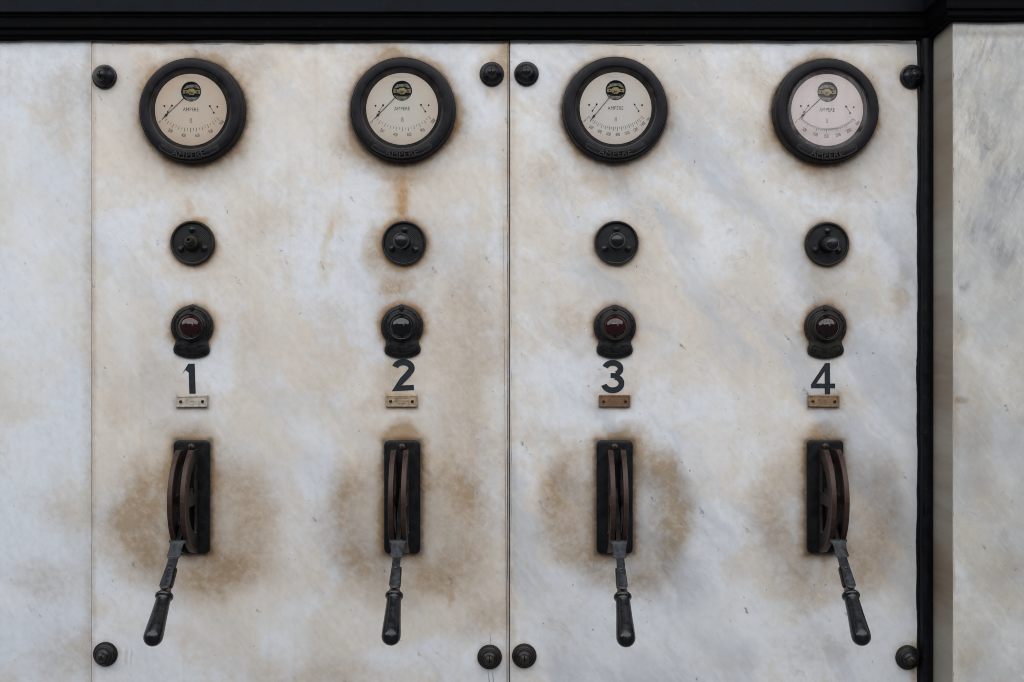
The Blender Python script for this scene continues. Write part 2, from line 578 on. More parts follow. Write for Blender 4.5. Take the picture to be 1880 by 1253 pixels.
stA = halos(0, 205) + halos(1, 204) + [
    # edges of the slab, with a darker band along the top
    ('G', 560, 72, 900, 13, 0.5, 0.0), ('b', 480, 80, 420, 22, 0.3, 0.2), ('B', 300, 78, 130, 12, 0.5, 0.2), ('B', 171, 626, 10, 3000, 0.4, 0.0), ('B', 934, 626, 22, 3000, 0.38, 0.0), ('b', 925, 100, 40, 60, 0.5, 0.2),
    # bolts
    ('B', 192, 143, 36, 36, 0.4, 0.5), ('B', 903, 135, 46, 44, 0.6, 0.35), ('r', 905, 172, 20, 26, 0.3), ('B', 194, 1200, 34, 34, 0.4, 0.5), ('B', 899, 1206, 32, 34, 0.4, 0.5), ('B', 232, 1205, 5, 26, 0.3), ('B', 241, 1205, 3, 24, 0.3),
    ('G', 898, 1250, 1.6, 26, 0.6), ('G', 906, 1250, 1.6, 26, 0.6), ('G', 899, 1172, 1.6, 18, 0.5),
    # gauges
    ('b', 290, 160, 60, 60, 0.3), ('b', 395, 105, 70, 22, 0.4), ('r', 355, 315, 70, 26, 0.35), ('r', 357, 380, 14, 36, 0.38), ('b', 440, 255, 34, 50, 0.3), ('R', 366, 404, 30, 10, 0.45), ('b', 470, 130, 60, 40, 0.3),
    ('b', 740, 105, 120, 22, 0.45), ('b', 655, 270, 50, 70, 0.42), ('r', 735, 313, 90, 28, 0.40), ('R', 739, 362, 22, 60, 0.62, 0.1), ('r', 738, 340, 40, 60, 0.3, 0.1), ('r', 740, 395, 28, 20, 0.4), ('R', 838, 228, 12, 28, 0.65), ('b', 850, 215, 26, 60, 0.4),
    ('b', 690, 460, 38, 70, 0.5), ('b', 725, 520, 60, 60, 0.38), ('b', 780, 500, 20, 90, 0.2),
    ('y', 594, 450, 14, 60, 0.50), ('y', 605, 495, 18, 40, 0.45), ('b', 470, 420, 60, 60, 0.12),
    ('b', 735, 570, 70, 50, 0.35), ('b', 740, 690, 60, 60, 0.42), ('b', 700, 730, 26, 40, 0.3), ('B', 738, 795, 44, 22, 0.85, 0.1), ('b', 738, 785, 60, 30, 0.4),
    # tide marks and wash behind the switches
    ('o', 352, 965, 198, 176, 0.56, 0.55), ('b', 258, 930, 100, 130, 0.34, 0.0), ('b', 235, 1030, 60, 70, 0.22), ('b', 430, 1065, 95, 45, 0.30), ('b', 470, 960, 50, 90, 0.12), ('b', 340, 790, 70, 24, 0.25),
    ('o', 748, 965, 205, 182, 0.50, 0.5), ('b', 640, 920, 60, 110, 0.18), ('b', 650, 1050, 60, 60, 0.16), ('b', 860, 880, 90, 150, 0.26), ('b', 830, 1060, 100, 60, 0.34), ('r', 812, 1110, 16, 26, 0.4), ('b', 880, 1130, 60, 46, 0.34), ('B', 700, 960, 10, 80, 0.3),
    ('w', 395, 1030, 26, 16, 0.4), ('w', 690, 860, 20, 70, 0.35),
    ('r', 772, 1188, 6, 10, 0.5), ('b', 600, 1230, 160, 40, 0.26), ('b', 860, 640, 100, 280, 0.32), ('b', 600, 640, 90, 130, 0.16), ('b', 300, 690, 90, 80, 0.16), ('b', 460, 620, 60, 110, 0.13), ('b', 220, 740, 40, 70, 0.18),
    # cleaner patches
    ('w', 230, 560, 50, 150, 0.5), ('w', 560, 790, 80, 60, 0.6), ('w', 220, 1130, 70, 70, 0.5), ('w', 520, 1140, 90, 90, 0.45), ('w', 520, 260, 60, 120, 0.35), ('w', 275, 95, 60, 24, 0.5), ('w', 868, 1200, 30, 50, 0.6), ('w', 400, 840, 10, 30, 0.5), ('w', 478, 300, 50, 60, 0.4),
    ('w', 790, 1030, 18, 30, 0.5), ('w', 560, 90, 70, 16, 0.5), ('w', 350, 1150, 90, 40, 0.3)]
stB = halos(2, 203) + halos(3, 206) + [
    ('G', 1310, 69, 800, 11, 0.35, 0.0), ('B', 941, 626, 12, 3000, 0.22, 0.0), ('B', 1690, 626, 9, 3000, 0.75, 0.1), ('B', 1684, 1215, 24, 60, 0.5), ('R', 1676, 1236, 9, 30, 0.5),  # begins with the darker band along the top edge
    ('B', 966, 136, 32, 32, 0.45, 0.5), ('B', 962, 1204, 32, 32, 0.3, 0.5), ('B', 1672, 140, 34, 34, 0.5, 0.5), ('B', 1666, 1206, 34, 34, 0.5, 0.5),
    ('R', 1060, 275, 22, 26, 0.5), ('R', 1034, 205, 8, 34, 0.6), ('r', 1120, 315, 80, 30, 0.28), ('b', 1150, 345, 60, 26, 0.25), ('R', 1232, 232, 8, 14, 0.4),
    ('R', 1612, 230, 12, 18, 0.6), ('r', 1500, 318, 70, 28, 0.42), ('b', 1540, 345, 60, 40, 0.38), ('b', 1400, 250, 30, 80, 0.24), ('b', 1490, 115, 90, 24, 0.35), ('b', 1620, 150, 60, 60, 0.2), ('b', 1370, 130, 60, 60, 0.2),
    ('b', 1000, 300, 50, 70, 0.16), ('b', 1060, 600, 40, 80, 0.2), ('b', 1130, 700, 60, 50, 0.28), ('b', 1150, 790, 60, 24, 0.3),
    ('o', 1132, 935, 165, 170, 0.55, 0.72), ('b', 1240, 930, 60, 120, 0.22, 0.0), ('b', 1210, 850, 46, 50, 0.2), ('b', 1190, 1060, 76, 36, 0.22), ('b', 1003, 920, 30, 90, 0.22), ('b', 1000, 790, 60, 30, 0.2),
    ('o', 1520, 955, 172, 195, 0.40, 0.45), ('b', 1415, 950, 36, 120, 0.16), ('b', 1470, 1080, 60, 60, 0.2), ('b', 1615, 930, 56, 110, 0.24), ('b', 1600, 1050, 60, 56, 0.22), ('B', 1615, 975, 26, 34, 0.2), ('b', 1510, 785, 60, 20, 0.3),
    ('b', 1510, 530, 80, 90, 0.22), ('b', 1655, 550, 26, 70, 0.3), ('b', 1440, 600, 50, 90, 0.18), ('b', 1540, 720, 80, 40, 0.22), ('y', 1348, 1050, 4, 7, 0.4), ('b', 1500, 1180, 120, 50, 0.18), ('R', 1512, 1030, 8, 22, 0.4),
    ('w', 1310, 800, 60, 200, 0.5), ('w', 1330, 1120, 130, 110, 0.6), ('w', 990, 690, 40, 60, 0.5), ('w', 1290, 480, 70, 90, 0.35), ('w', 1660, 850, 30, 160, 0.5), ('w', 1000, 1120, 60, 50, 0.45), ('w', 1640, 1120, 50, 60, 0.4), ('w', 1420, 380, 50, 60, 0.3), ('w', 1150, 1190, 120, 50, 0.4), ('w', 1640, 320, 40, 80, 0.35), ('w', 990, 90, 60, 30, 0.5)]
stL = [('G', 40, 74, 500, 13, 0.5, 0.0), ('B', 165, 626, 20, 3000, 0.30, 0.0), ('b', 120, 170, 70, 120, 0.34), ('b', 30, 140, 60, 80, 0.2), ('b', 140, 950, 50, 60, 0.14), ('b', 90, 1060, 90, 60, 0.25), ('b', 120, 1210, 90, 60, 0.28), ('b', 80, 930, 70, 40, 0.12),  # first entry darkens a band along the slab top
       ('w', 60, 500, 110, 300, 0.55), ('w', 60, 840, 80, 90, 0.45), ('w', 20, 1100, 50, 50, 0.4), ('w', 20, 260, 50, 70, 0.4)]
stR = [('s', 1800, 420, 60, 50, 0.9), ('s', 1845, 470, 40, 60, 0.9), ('s', 1775, 540, 16, 22, 1.0), ('s', 1835, 330, 60, 90, 0.7), ('s', 1850, 180, 50, 80, 0.6), ('s', 1790, 160, 40, 60, 0.5), ('s', 1830, 980, 40, 60, 0.35), ('b', 1790, 780, 50, 80, 0.25), ('G', 1748, 626, 3, 3000, 0.3, 0.0), ('B', 1752, 740, 14, 160, 0.4), ('B', 1760, 610, 20, 60, 0.4), ('B', 1766, 735, 18, 10, 0.5), ('b', 1800, 900, 60, 60, 0.2), ('b', 1850, 1060, 60, 60, 0.25), ('B', 1750, 1060, 6, 50, 0.45), ('b', 1785, 1210, 40, 40, 0.3), ('B', 1750, 300, 5, 160, 0.3),
       ('w', 1850, 880, 40, 60, 0.35), ('w', 1860, 1170, 30, 60, 0.4), ('w', 1800, 560, 50, 60, 0.25), ('G', 1830, 62, 300, 12, 0.35, 0.0)]  # last entry darkens a band along the pier top

stR = [(q[0], 940 + (q[1] - 940) / 1.05, 626.5 + (q[2] - 626.5) / 1.05) + q[3:] for q in stR]     # the pier face stands nearer
M = {}
M['slab_left'] = marble('marble_pale_blue', 1, (0.62, 0.655, 0.71), (0.60, 0.575, 0.54), -0.02, stL, vein=0.25, streaks=0.18, flecks=0.5)
M['slab_a'] = marble('marble_stained', 2, COOL, WARM, 0.035, stA, vein=0.35, streaks=0.30, flecks=0.8)
M['slab_b'] = marble('marble_veined', 3, COOL, WARM, -0.01, stB, vein=0.85, streaks=0.16, flecks=1.0)
M['pier'] = marble('marble_brushed', 4, (0.455, 0.465, 0.465), (0.51, 0.48, 0.42), 0.05, stR, vein=0.6, streaks=0.2, flecks=0.9, brush=1.0)
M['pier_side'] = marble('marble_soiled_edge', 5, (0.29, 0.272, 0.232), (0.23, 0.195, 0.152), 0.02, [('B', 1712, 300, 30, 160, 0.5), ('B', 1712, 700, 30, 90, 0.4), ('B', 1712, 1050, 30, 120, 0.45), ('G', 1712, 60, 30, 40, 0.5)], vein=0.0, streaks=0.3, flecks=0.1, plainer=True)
M['joint'] = plain('joint_mortar', (0.07, 0.06, 0.05), 0.9, spec=0.1)
M['iron'] = paint('black_cornice_shaded', (0.0018, 0.0019, 0.0024), 0.6, spec=0.03, var=0.4, scale=20, dust=0.06, streak=(2, 1, 60))  # darker copy of the cornice black, shade of the underside put into the colour
M['fascia'] = paint('blue_black_fascia_lit', (0.0048, 0.0066, 0.0105), 0.5, spec=0.08, var=0.35, scale=20, dust=0.06, streak=(2, 1, 60))  # lighter bluish copy of the cornice black, light on the front face painted in
M['bar'] = paint('black_bar_paint', (0.003, 0.0034, 0.0055), 0.4, spec=0.15, var=0.5, scale=50, dust=0.3, streak=(90, 1, 3))
M['bakelite'] = paint('black_bezel', (0.0048, 0.0048, 0.0078), 0.4, spec=0.2, var=0.35, scale=45, dust=0.18)
M['bakelite_worn'] = paint('black_bezel_worn_edge', (0.014, 0.012, 0.012), 0.5, rust=0.35, rust_col=(0.10, 0.085, 0.065), var=0.5, scale=90, dust=0.4)
M['inner'] = paint('bezel_inner_lip', (0.012, 0.009, 0.008), 0.45, rust=0.25, rust_col=(0.07, 0.045, 0.03), var=0.5, scale=50, dust=0.1)
M['letter'] = paint('raised_letter_paint', (0.012, 0.010, 0.010), 0.38, spec=0.5, var=0.4, dust=0.2)
M['print'] = plain('dial_print', (0.03, 0.028, 0.027), 0.7)
M['print_pale'] = plain('dial_print_faded', (0.17, 0.15, 0.13), 0.7)
M['movement'] = paint('movement_plate', (0.19, 0.19, 0.17), 0.4, var=0.8, scale=150, metal=0.4, dust=0.4)
M['brass'] = paint('tarnished_brass', (0.30, 0.245, 0.12), 0.4, var=0.4, scale=200, metal=0.6)
M['black'] = plain('black_recess', (0.010, 0.010, 0.011), 0.8)
M['glass'] = clear_glass('gauge_glass')
M['metal'] = paint('dark_steel', (0.009, 0.009, 0.0105), 0.30, spec=0.45, rust=0.12, var=0.5, scale=110, metal=0.35, dust=0.25)
M['metal_rusty'] = paint('rusted_steel', (0.016, 0.013, 0.012), 0.5, rust=0.36, rust_col=(0.07, 0.032, 0.018), var=0.5, scale=110, metal=0.2, dust=0.3)
M['metal_bronzed'] = paint('bronzed_steel', (0.019, 0.018, 0.015), 0.45, rust=0.3, rust_col=(0.045, 0.032, 0.018), var=0.5, scale=110, metal=0.3, dust=0.25)
M['screw'] = paint('screw_steel', (0.04, 0.033, 0.029), 0.42, rust=0.3, var=0.5, scale=180, metal=0.5, dust=0.3)
M['blue_black'] = paint('blue_black_enamel', (0.005, 0.006, 0.009), 0.24, spec=0.45, bump=0.06, var=0.35, scale=60, dust=0.15)
M['knurl'] = knurled('knurled_plate', (0.0032, 0.0036, 0.005))
M['red_glass'] = lamp_glass('dark_red_glass', (0.021, 0.0014, 0.0020))
M['dark_glass'] = lamp_glass('black_green_glass', (0.003, 0.0035, 0.0035))
M['wine_glass'] = lamp_glass('wine_glass', (0.010, 0.0014, 0.0028))
M['digit'] = paint('slate_transfer', (0.011, 0.017, 0.023), 0.5, var=0.3, scale=120, dust=0.12)
M['film'] = plain('film_edge', (0.56, 0.50, 0.43), 0.3)
M['plate_pale'] = paint('pale_nameplate', (0.40, 0.355, 0.30), 0.5, rust=0.15, rust_col=(0.16, 0.10, 0.06), var=0.3, scale=140, metal=0.1, dust=0.5)
M['plate_brass'] = paint('brass_nameplate', (0.36, 0.27, 0.18), 0.45, rust=0.15, rust_col=(0.15, 0.09, 0.05), var=0.3, scale=140, metal=0.25, dust=0.5)
M['plate_rust'] = paint('rust_brown_nameplate', (0.16, 0.085, 0.045), 0.55, rust=0.45, rust_col=(0.09, 0.05, 0.03), var=0.4, scale=140, dust=0.5)
M['plate_copper'] = paint('copper_nameplate', (0.25, 0.16, 0.09), 0.5, rust=0.4, rust_col=(0.14, 0.065, 0.03), var=0.4, scale=160, metal=0.2, dust=0.5)
M['engrave'] = plain('plate_engraving', (0.12, 0.085, 0.06), 0.6)
M['plate_black'] = paint('switch_base_enamel', (0.003, 0.0033, 0.0045), 0.36, var=0.4, scale=70, dust=0.2)
M['sector_side'] = paint('sector_casting', (0.011, 0.0085, 0.007), 0.5, rust=0.2, rust_col=(0.05, 0.03, 0.02), var=0.5, scale=90, dust=0.15)
M['sector_rim'] = paint('worn_copper_rim', (0.048, 0.027, 0.022), 0.42, rust=0.2, rust_col=(0.05, 0.03, 0.025), var=0.3, scale=90, metal=0.35, dust=0.1, streak=(400, 1, 6))
M['latch'] = paint('worn_steel_latch', (0.028, 0.031, 0.036), 0.36, spec=0.5, rust=0.1, rust_col=(0.05, 0.04, 0.03), var=0.6, scale=90, metal=0.55, dust=0.3)
M['arm'] = paint('lever_arm_steel', (0.013, 0.012, 0.012), 0.42, rust=0.15, rust_col=(0.06, 0.04, 0.025), var=0.5, scale=90, metal=0.4, dust=0.2)
M['ferrule'] = paint('brown_ferrule', (0.10, 0.075, 0.05), 0.45, var=0.4, scale=120, metal=0.4)
M['handle'] = paint('black_lacquer_handle', (0.0035, 0.0042, 0.006), 0.22, spec=0.45, bump=0.03, var=0.5, scale=55, dust=0.06)

# ------------------------------------------------------------------ the marble switchboard and its frame
ZB, ZT = -900, 557


def slab(name, x0, x1, mat, label, d=0.0, edge=3.0, top=10.0, left=None):
    left = left or edge
    bm = bmesh.new()
    vs = []
    rnd = random.Random(int(abs(x0) + 7))
    # cross-section rows from back to front; edges chamfered, the top edge with a wider chamfer
    nx, nz = 60, 80

    def jit(k, s):
        return (math.sin(k * 0.9 + s) * 0.35 + math.sin(k * 2.3 + s * 2) * 0.25 + rnd.uniform(-0.25, 0.25))
    loop_o, loop_i = [], []
    pts = []
    for i in range(nx):
        pts.append((x0 + (x1 - x0) * i / nx, ZB, 'b', i))
    for i in range(nz):
        pts.append((x1, ZB + (ZT - ZB) * i / nz, 'r', i))
    for i in range(nx):
        pts.append((x1 - (x1 - x0) * i / nx, ZT, 't', i))
    for i in range(nz):
        pts.append((x0, ZT - (ZT - ZB) * i / nz, 'l', i))
    for x, z, side, k in pts:
        ins = (left if side == 'l' else edge) + jit(k, x0) * min(1, (left if side == 'l' else edge) / 2.6)
        tz = top + jit(k, x0 + 5) * 1.2
        xi = min(max(x, x0 + (ins if side == 'l' else left)), x1 - (ins if side == 'r' else edge))
        zi = min(max(z, ZB + edge), ZT - tz)
        loop_o.append((x, z)); loop_i.append((xi, zi))
    back = [bm.verts.new((x, 40, z)) for x, z in loop_o]
    front = [bm.verts.new((p[0], -(d - (9 if p[1] > ZT - 1 else (left if p[2] == 'l' else edge))), p[1])) for p in pts]
    face = [bm.verts.new((x, -d, z)) for x, z in loop_i]
    n = len(pts)
    for A, B in ((back, front), (front, face)):
        for i in range(n):
            j = (i + 1) % n
            bm.faces.new((A[i], A[j], B[j], B[i]))
    bm.faces.new(face)
    bmesh.ops.triangulate(bm, faces=[f for f in bm.faces if len(f.verts) > 4])
    o = mesh_obj(name, bm, mat, None, smooth=False)
    return tag(o, label, 'marble slab', 'marble slabs of the switchboard')


slab('marble_slab', -1500, -772.2, M['slab_left'], 'bare pale bluish marble slab without fittings, left of the thin joint', d=-0.6, edge=0.8, top=6)
slab('marble_slab', -771.6, -5.9, M['slab_a'], 'brown stained cream marble slab that carries numerals one and two', d=0.0, edge=2.6, top=13, left=0.9)
slab('marble_slab', -4.1, 747, M['slab_b'], 'grey veined whiter marble slab that carries numerals three and four', d=0.0, edge=2.6, top=15)

bm = bmesh.new()
box(bm, -1500, 900, -80, -41, ZB - 10, 640)
back = mesh_obj('wall', bm, M['joint'], smooth=False)
back['kind'] = 'structure'

# projecting marble pier with its soiled return
PX, PD = 769.5, 105.0
pier = tag(bpy.data.objects.new('marble_pier', None), 'projecting grey marble pier with soiled edge beyond the black upright bar', 'pier')
pier.location = (0, 0, ZB / 1000)
COL.objects.link(pier)
OFF = Vector((0, 0, -ZB))


def shift(bm, v):
    for q in bm.verts:
        q.co += v


bm = bmesh.new()
rnd = random.Random(5)
NZ = 240
cols = []
for i in range(NZ + 1):
    z = ZB + (562 - ZB) * i / NZ
    w = math.sin(z * 0.031) * 0.5 + math.sin(z * 0.083 + 1) * 0.4 + rnd.uniform(-0.3, 0.3)
    if rnd.random() < 0.05:
        w += rnd.uniform(0.6, 1.8)
    zt = min(z, 562)
    top = 0 if i < NZ else 1
    cols.append([bm.verts.new((PX + 1.2 + max(0, w), -PD + (3 if top else 0), zt)), bm.verts.new((1500, -PD + (3 if top else 0), zt)), bm.verts.new((1500, 40, zt))])
for A, B in zip(cols, cols[1:]):
    for k in range(2):
        bm.faces.new((A[k], A[k + 1], B[k + 1], B[k]))
mesh_obj('front_face', bm, M['pier'], pier, smooth=False).location = (0, 0, -ZB / 1000)
bm = bmesh.new()
box(bm, PX, PX + 14, -40, PD - 0.8, ZB, 562, bevel=0.5)
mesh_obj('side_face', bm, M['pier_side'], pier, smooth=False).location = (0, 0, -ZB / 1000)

# black upright bar in the corner
bm = bmesh.new()
rings = []
for i in range(221):
    z = ZB + (552 - ZB) * i / 220
    w = math.sin(z * 0.02) * 0.9 + math.sin(z * 0.061 + 2) * 0.6 + rnd.uniform(-0.35, 0.35)
    lean = -2.5 * (1 - i / 220)
    sec = [(744 + w, -3), (744.5 + w, 3), (748 + w * .6, 4), (749.5 + w * .4, 12), (752, 17), (757, 19), (763, 18), (767, 15), (769.3, 10), (769.3, -3)]
    rings.append([bm.verts.new((x + lean if x < 769 else x, -d, z)) for x, d in sec])
for A, B in zip(rings, rings[1:]):
    for k in range(len(A) - 1):
        bm.faces.new((A[k], A[k + 1], B[k + 1], B[k]))
bar = mesh_obj('corner_bar', bm, M['bar'], None, angle=50)
tag(bar, 'black painted upright bar in the corner beside the marble pier', 'bar')

# cornice: moulding profile (overhang, z) run along the slabs, back along the return and round the pier
cor = tag(bpy.data.objects.new('cornice', None), 'black stepped cornice along the top of the marble', 'cornice')
cor.location = (0, 0, 0.55)
COL.objects.link(cor)


def run_profile(name, prof, mat, wob=0.0):
    bm = bmesh.new()
    R = []
    for o, z in prof:
        path = [(-1500, o)] + [(-1500 + (PX - o + 1500) * i / 90, o) for i in range(1, 90)] + [(PX - o, o), (PX - o, PD + o)] + [(PX - o + (1500 - PX + o) * i / 40, PD + o) for i in range(1, 41)]
        dz = lambda x: wob * (math.sin(x * 0.021) * 0.6 + math.sin(x * 0.057 + 1) * 0.5 + math.sin(x * 0.13) * 0.3)
        R.append([bm.verts.new((x, -d, z + (6 if d >= PD else 0) - 550 + (dz(x) if o < 10 else 0.12 * dz(x)))) for x, d in path])
    for A, B in zip(R, R[1:]):
        for i in range(len(A) - 1):
            bm.faces.new((A[i], A[i + 1], B[i + 1], B[i]))
    return mesh_obj(name, bm, mat, cor, smooth=True, angle=25)


run_profile('fascia', [(23, 700), (23, 640), (23, 599), (22, 597.6), (17, 597.2)], M['fascia'])
run_profile('soffit_moulding', [(17.2, 597.6), (17, 592), (15, 589), (15, 582), (16, 579), (16, 572), (12, 568), (12, 563), (13, 561), (12, 558), (9, 556)], M['iron'])
run_profile('lower_bead', [(9.2, 558), (9, 553.5), (7, 551.2), (4, 550.6), (0.3, 551.5)], M['iron'], wob=1.0)

# ------------------------------------------------------------------ ammeters
dial_mats = [dial_paper('dial_tan', (0.96, 0.85, 0.74), (0.92, 0.75, 0.61)), dial_paper('dial_cream', (0.98, 0.93, 0.87), (0.95, 0.83, 0.71)),
             dial_paper('dial_white', (0.98, 0.95, 0.92), (0.96, 0.87, 0.79)), dial_paper('dial_pinkish', (0.97, 0.90, 0.89), (0.93, 0.82, 0.80))]
SCALES = [
    ([(0, '0'), (0.2, '200'), (0.4, '400'), (0.6, '600'), (0.8, '800'), (1.0, '1000')], 10, 20),
    ([(0, '0'), (0.2, '200'), (0.4, '400'), (0.6, '600'), (0.8, '800'), (1.0, '1000')], 10, 20),
    ([(0, '0'), (2 / 15, '200'), (4 / 15, '400'), (6 / 15, '600'), (8 / 15, '800'), (10 / 15, '1000'), (12 / 15, '1200'), (14 / 15, '1400'), (1.035, '1500')], 15, 30),
    ([(0, '0'), (1 / 6, '500'), (2 / 6, '1000'), (3 / 6, '1500'), (4 / 6, '2000'), (5 / 6, '2500'), (1.0, '3000')], 30, 60)]
NEEDLE = [-45.5, -45, -39.6, -45]
GAUGES = [(355.5, 205.5, 'yellowed dial up to 1000, directly above the number one'), (740, 204, 'cream dial up to 1000, directly above the number two'),
          (1128.5, 203, 'whitest dial up to 1500, directly above the number three'), (1513.5, 206, 'dial up to 3000 reflecting a window, above number four')]

bez = [(97, 0), (97, 4), (96.2, 6), (95, 7.5), (94.4, 8.5), (94.4, 18), (93.7, 20), (92.2, 21), (91.2, 21.2), (90.9, 24.4), (90, 25.6), (88.6, 26), (77.2, 26), (76, 25.7), (75.2, 25), (74.4, 24)]
lip = [(74.6, 24.2), (72.4, 23.2), (70, 21.9), (67.8, 20.9), (66.2, 20.3), (65.4, 19.7), (65.3, 16)]

for i, (gx, gy, desc) in enumerate(GAUGES):
    t = thing('ammeter', gx, gy, 'round black rimmed ampere meter, ' + desc, 'ammeter', 'ammeters along the top of the switchboard')
    t.rotation_euler.y = math.radians([0.8, -0.5, 0.3, 1.4][i])
    bm = bmesh.new(); lathe(bm, bez[:5], 96)
    mesh_obj('mounting_flange', bm, M['bakelite_worn'], t)
    bm = bmesh.new(); lathe(bm, bez[4:], 96)
    b = mesh_obj('bezel', bm, M['bakelite'], t)
    ol = banana(78.2, 89.6, math.radians(35), 24)
    bm = bmesh.new(); flat(bm, [ol], 25.6, 26.5, bevel=0.3)
    mesh_obj('name_panel', bm, M['bakelite'], b)
    bm = bmesh.new(); tube(bm, [(x, -26.5, z) for x, z in ol], 0.8, 6, True)
    mesh_obj('raised_border', bm, M['letter'], b)
    bm = bmesh.new()
    text(bm, 'AMPERE', -0.8, -84, 10.4, 26.3, 29.2, sx=1.08, arc=84, space=1.06)
    mesh_obj('raised_lettering', bm, M['letter'], b, smooth=False)
    bm = bmesh.new(); lathe(bm, lip, 96)
    mesh_obj('inner_lip', bm, M['inner'], t)
    # dial with the round movement window
    PZ = 33.0
    bm = bmesh.new(); flat(bm, [circ(66.2, 72), circ(18.4, 40, 0, PZ)], 9.6, 11.0)
    dl = mesh_obj('dial', bm, dial_mats[i], t, smooth=False)
    nums, majors, minors = SCALES[i]
    bm = bmesh.new()
    A0, A1 = math.radians(-45), math.radians(45)
    for k in range(minors + 1):
        a = A0 + (A1 - A0) * k / minors
        mj = (k % 2 == 0) if i != 3 else (k % 10 == 0)
        r0, r1, hw = 66.5, (74.0 if mj else 71.0), (0.36 if mj else 0.28)
        if i == 3:
            r1 = 74 if mj else (71.5 if k % 2 == 0 else 69.5)
        Mx = Matrix.Translation((0, 0, PZ)) @ Matrix.Rotation(-a, 4, 'Y')
        box(bm, -hw, hw, 11.0, 11.15, -r1, -r0, Mx)
    mesh_obj('scale_marks', bm, M['print'], dl, smooth=False)
    bm = bmesh.new()
    for f, s in nums:
        a = A0 + (A1 - A0) * f
        r = 80.5 - (1.5 if abs(f - 0.5) > 0.38 else 0)
        small = 0.75 if s == '1500' and i == 2 else 1.0
        text(bm, s, r * math.sin(a), PZ - r * math.cos(a), 6.2 * small, 11.0, 11.15, sx=0.6 if len(s) < 4 else 0.54, rot=a)
    mesh_obj('numerals', bm, M['print'], dl, smooth=False)
    bm = bmesh.new(); text(bm, 'AMPERE', 0, 0.5, 6.8, 11.0, 11.15, sx=0.76, space=1.12)
    mesh_obj('printed_word', bm, M['print'], dl, smooth=False)
    bm = bmesh.new()
    for zz, rr in ((-17.4, 1.5), (-21.6, 1.8)):
        flat(bm, [circ(rr + 0.35, 20, 0.4, zz), circ(rr - 0.35, 20, 0.4, zz)], 11.0, 11.15)
    mesh_obj('printed_symbol', bm, M['print_pale'], dl, smooth=False)
    # movement seen through the window
    mv = bmesh.new(); lathe(mv, [(19, 11), (18.4, 10.4), (18.4, 3.0), (0, 2.6)], 40, 0, PZ)
    mv = mesh_obj('movement', mv, M['black'], t)
    bm = bmesh.new(); flat(bm, [[(-17, PZ + 4), (-9, PZ + 13), (9, PZ + 14), (17, PZ + 4), (12, PZ + 6), (5, PZ + 9), (-5, PZ + 8), (-12, PZ + 6)]], 3.2, 5.5)
    flat(bm, [[(-16, PZ - 6), (-8, PZ - 15.5), (8, PZ - 15.5), (16, PZ - 6), (9, PZ - 9.5), (-8, PZ - 9)]], 3.2, 5.0)
    mesh_obj('back_plate', bm, M['movement'], mv, smooth=False)
    bm = bmesh.new(); flat(bm, [[(-16, PZ - 3.4), (-7, PZ - 2.6), (-3.5, PZ - 6), (3.5, PZ - 6), (7, PZ - 2.6), (16, PZ - 3.4), (16, PZ + 3.6), (7, PZ + 2.8), (3.5, PZ + 6), (-3.5, PZ + 6), (-7, PZ + 2.8), (-16, PZ + 3.6)]], 6.5, 8.2, bevel=0.2)
    mesh_obj('bridge', bm, M['brass'], mv, smooth=False)
    bm = bmesh.new(); lathe(bm, [(3.4, 8.2), (3.2, 9.6), (1.2, 10), (0, 9.4)], 20, 0, PZ)
    mesh_obj('hub', bm, M['brass'], mv)
    for sx in (-1, 1):
        slotted_head('screw', 1.6, 8.2, 1.2, M['screw'], mv, sx * 10.6, PZ, 0.4 * sx, 0.5)
    # pointer with arrow head
    a = math.radians(NEEDLE[i])
    Mx = Matrix.Translation((0, 0, PZ)) @ Matrix.Rotation(-a, 4, 'Y')
    bm = bmesh.new()
    for poly in ([(-0.55, -2), (0.55, -2), (0.45, -60), (-0.45, -60)], [(-0.6, -58), (0.6, -58), (2.2, -62.5), (0.35, -67), (0.2, -73), (-0.2, -73), (-0.35, -67), (-2.2, -62.5)]):
        flat(bm, [poly], 12.4 + (0.25 if len(poly) > 4 else 0), 12.7 + (0.35 if len(poly) > 4 else 0), fn=lambda u, v, d: Mx @ Vector((u, -d, v)))
    mesh_obj('pointer', bm, M['print'], t, smooth=False)
    # dial screws, stop pins and their wires
    for sx in (-1, 1):
        slotted_head('dial_screw', 1.7, 11, 1.2, M['screw'], t, sx * 48.2, 6.0, 0.7, 0.5)
        bm = bmesh.new(); lathe(bm, [(1.7, 11), (1.7, 11.8), (1.0, 12.5), (0, 12.6)], 14, sx * 34.5, 7.0)
        sp = mesh_obj('stop_spring', bm, M['metal'], t)
        bm = bmesh.new(); tube(bm, [(sx * 34.5, -11.9, 7.0), (sx * 38, -12.2, 1.5), (sx * 42, -12.4, -4.6)], 0.28, 5)
        mesh_obj('wire', bm, M['metal'], sp)
        bm = bmesh.new(); lathe(bm, [(1.5, 11), (1.3, 13), (0.6, 13.6), (0, 13.7)], 12, sx * 42, -4.8)
        mesh_obj('stop_pin', bm, M['screw'], t)
    bm = bmesh.new(); lathe(bm, [(72.0, 14.7), (0, 14.7)], 64)
    mesh_obj('glass', bm, M['glass'], t, smooth=False)
    for ch in t.children:
        if ch.name.split('.')[0] not in ('bezel', 'mounting_flange', 'inner_lip'):
            ch.location.y = -0.0082

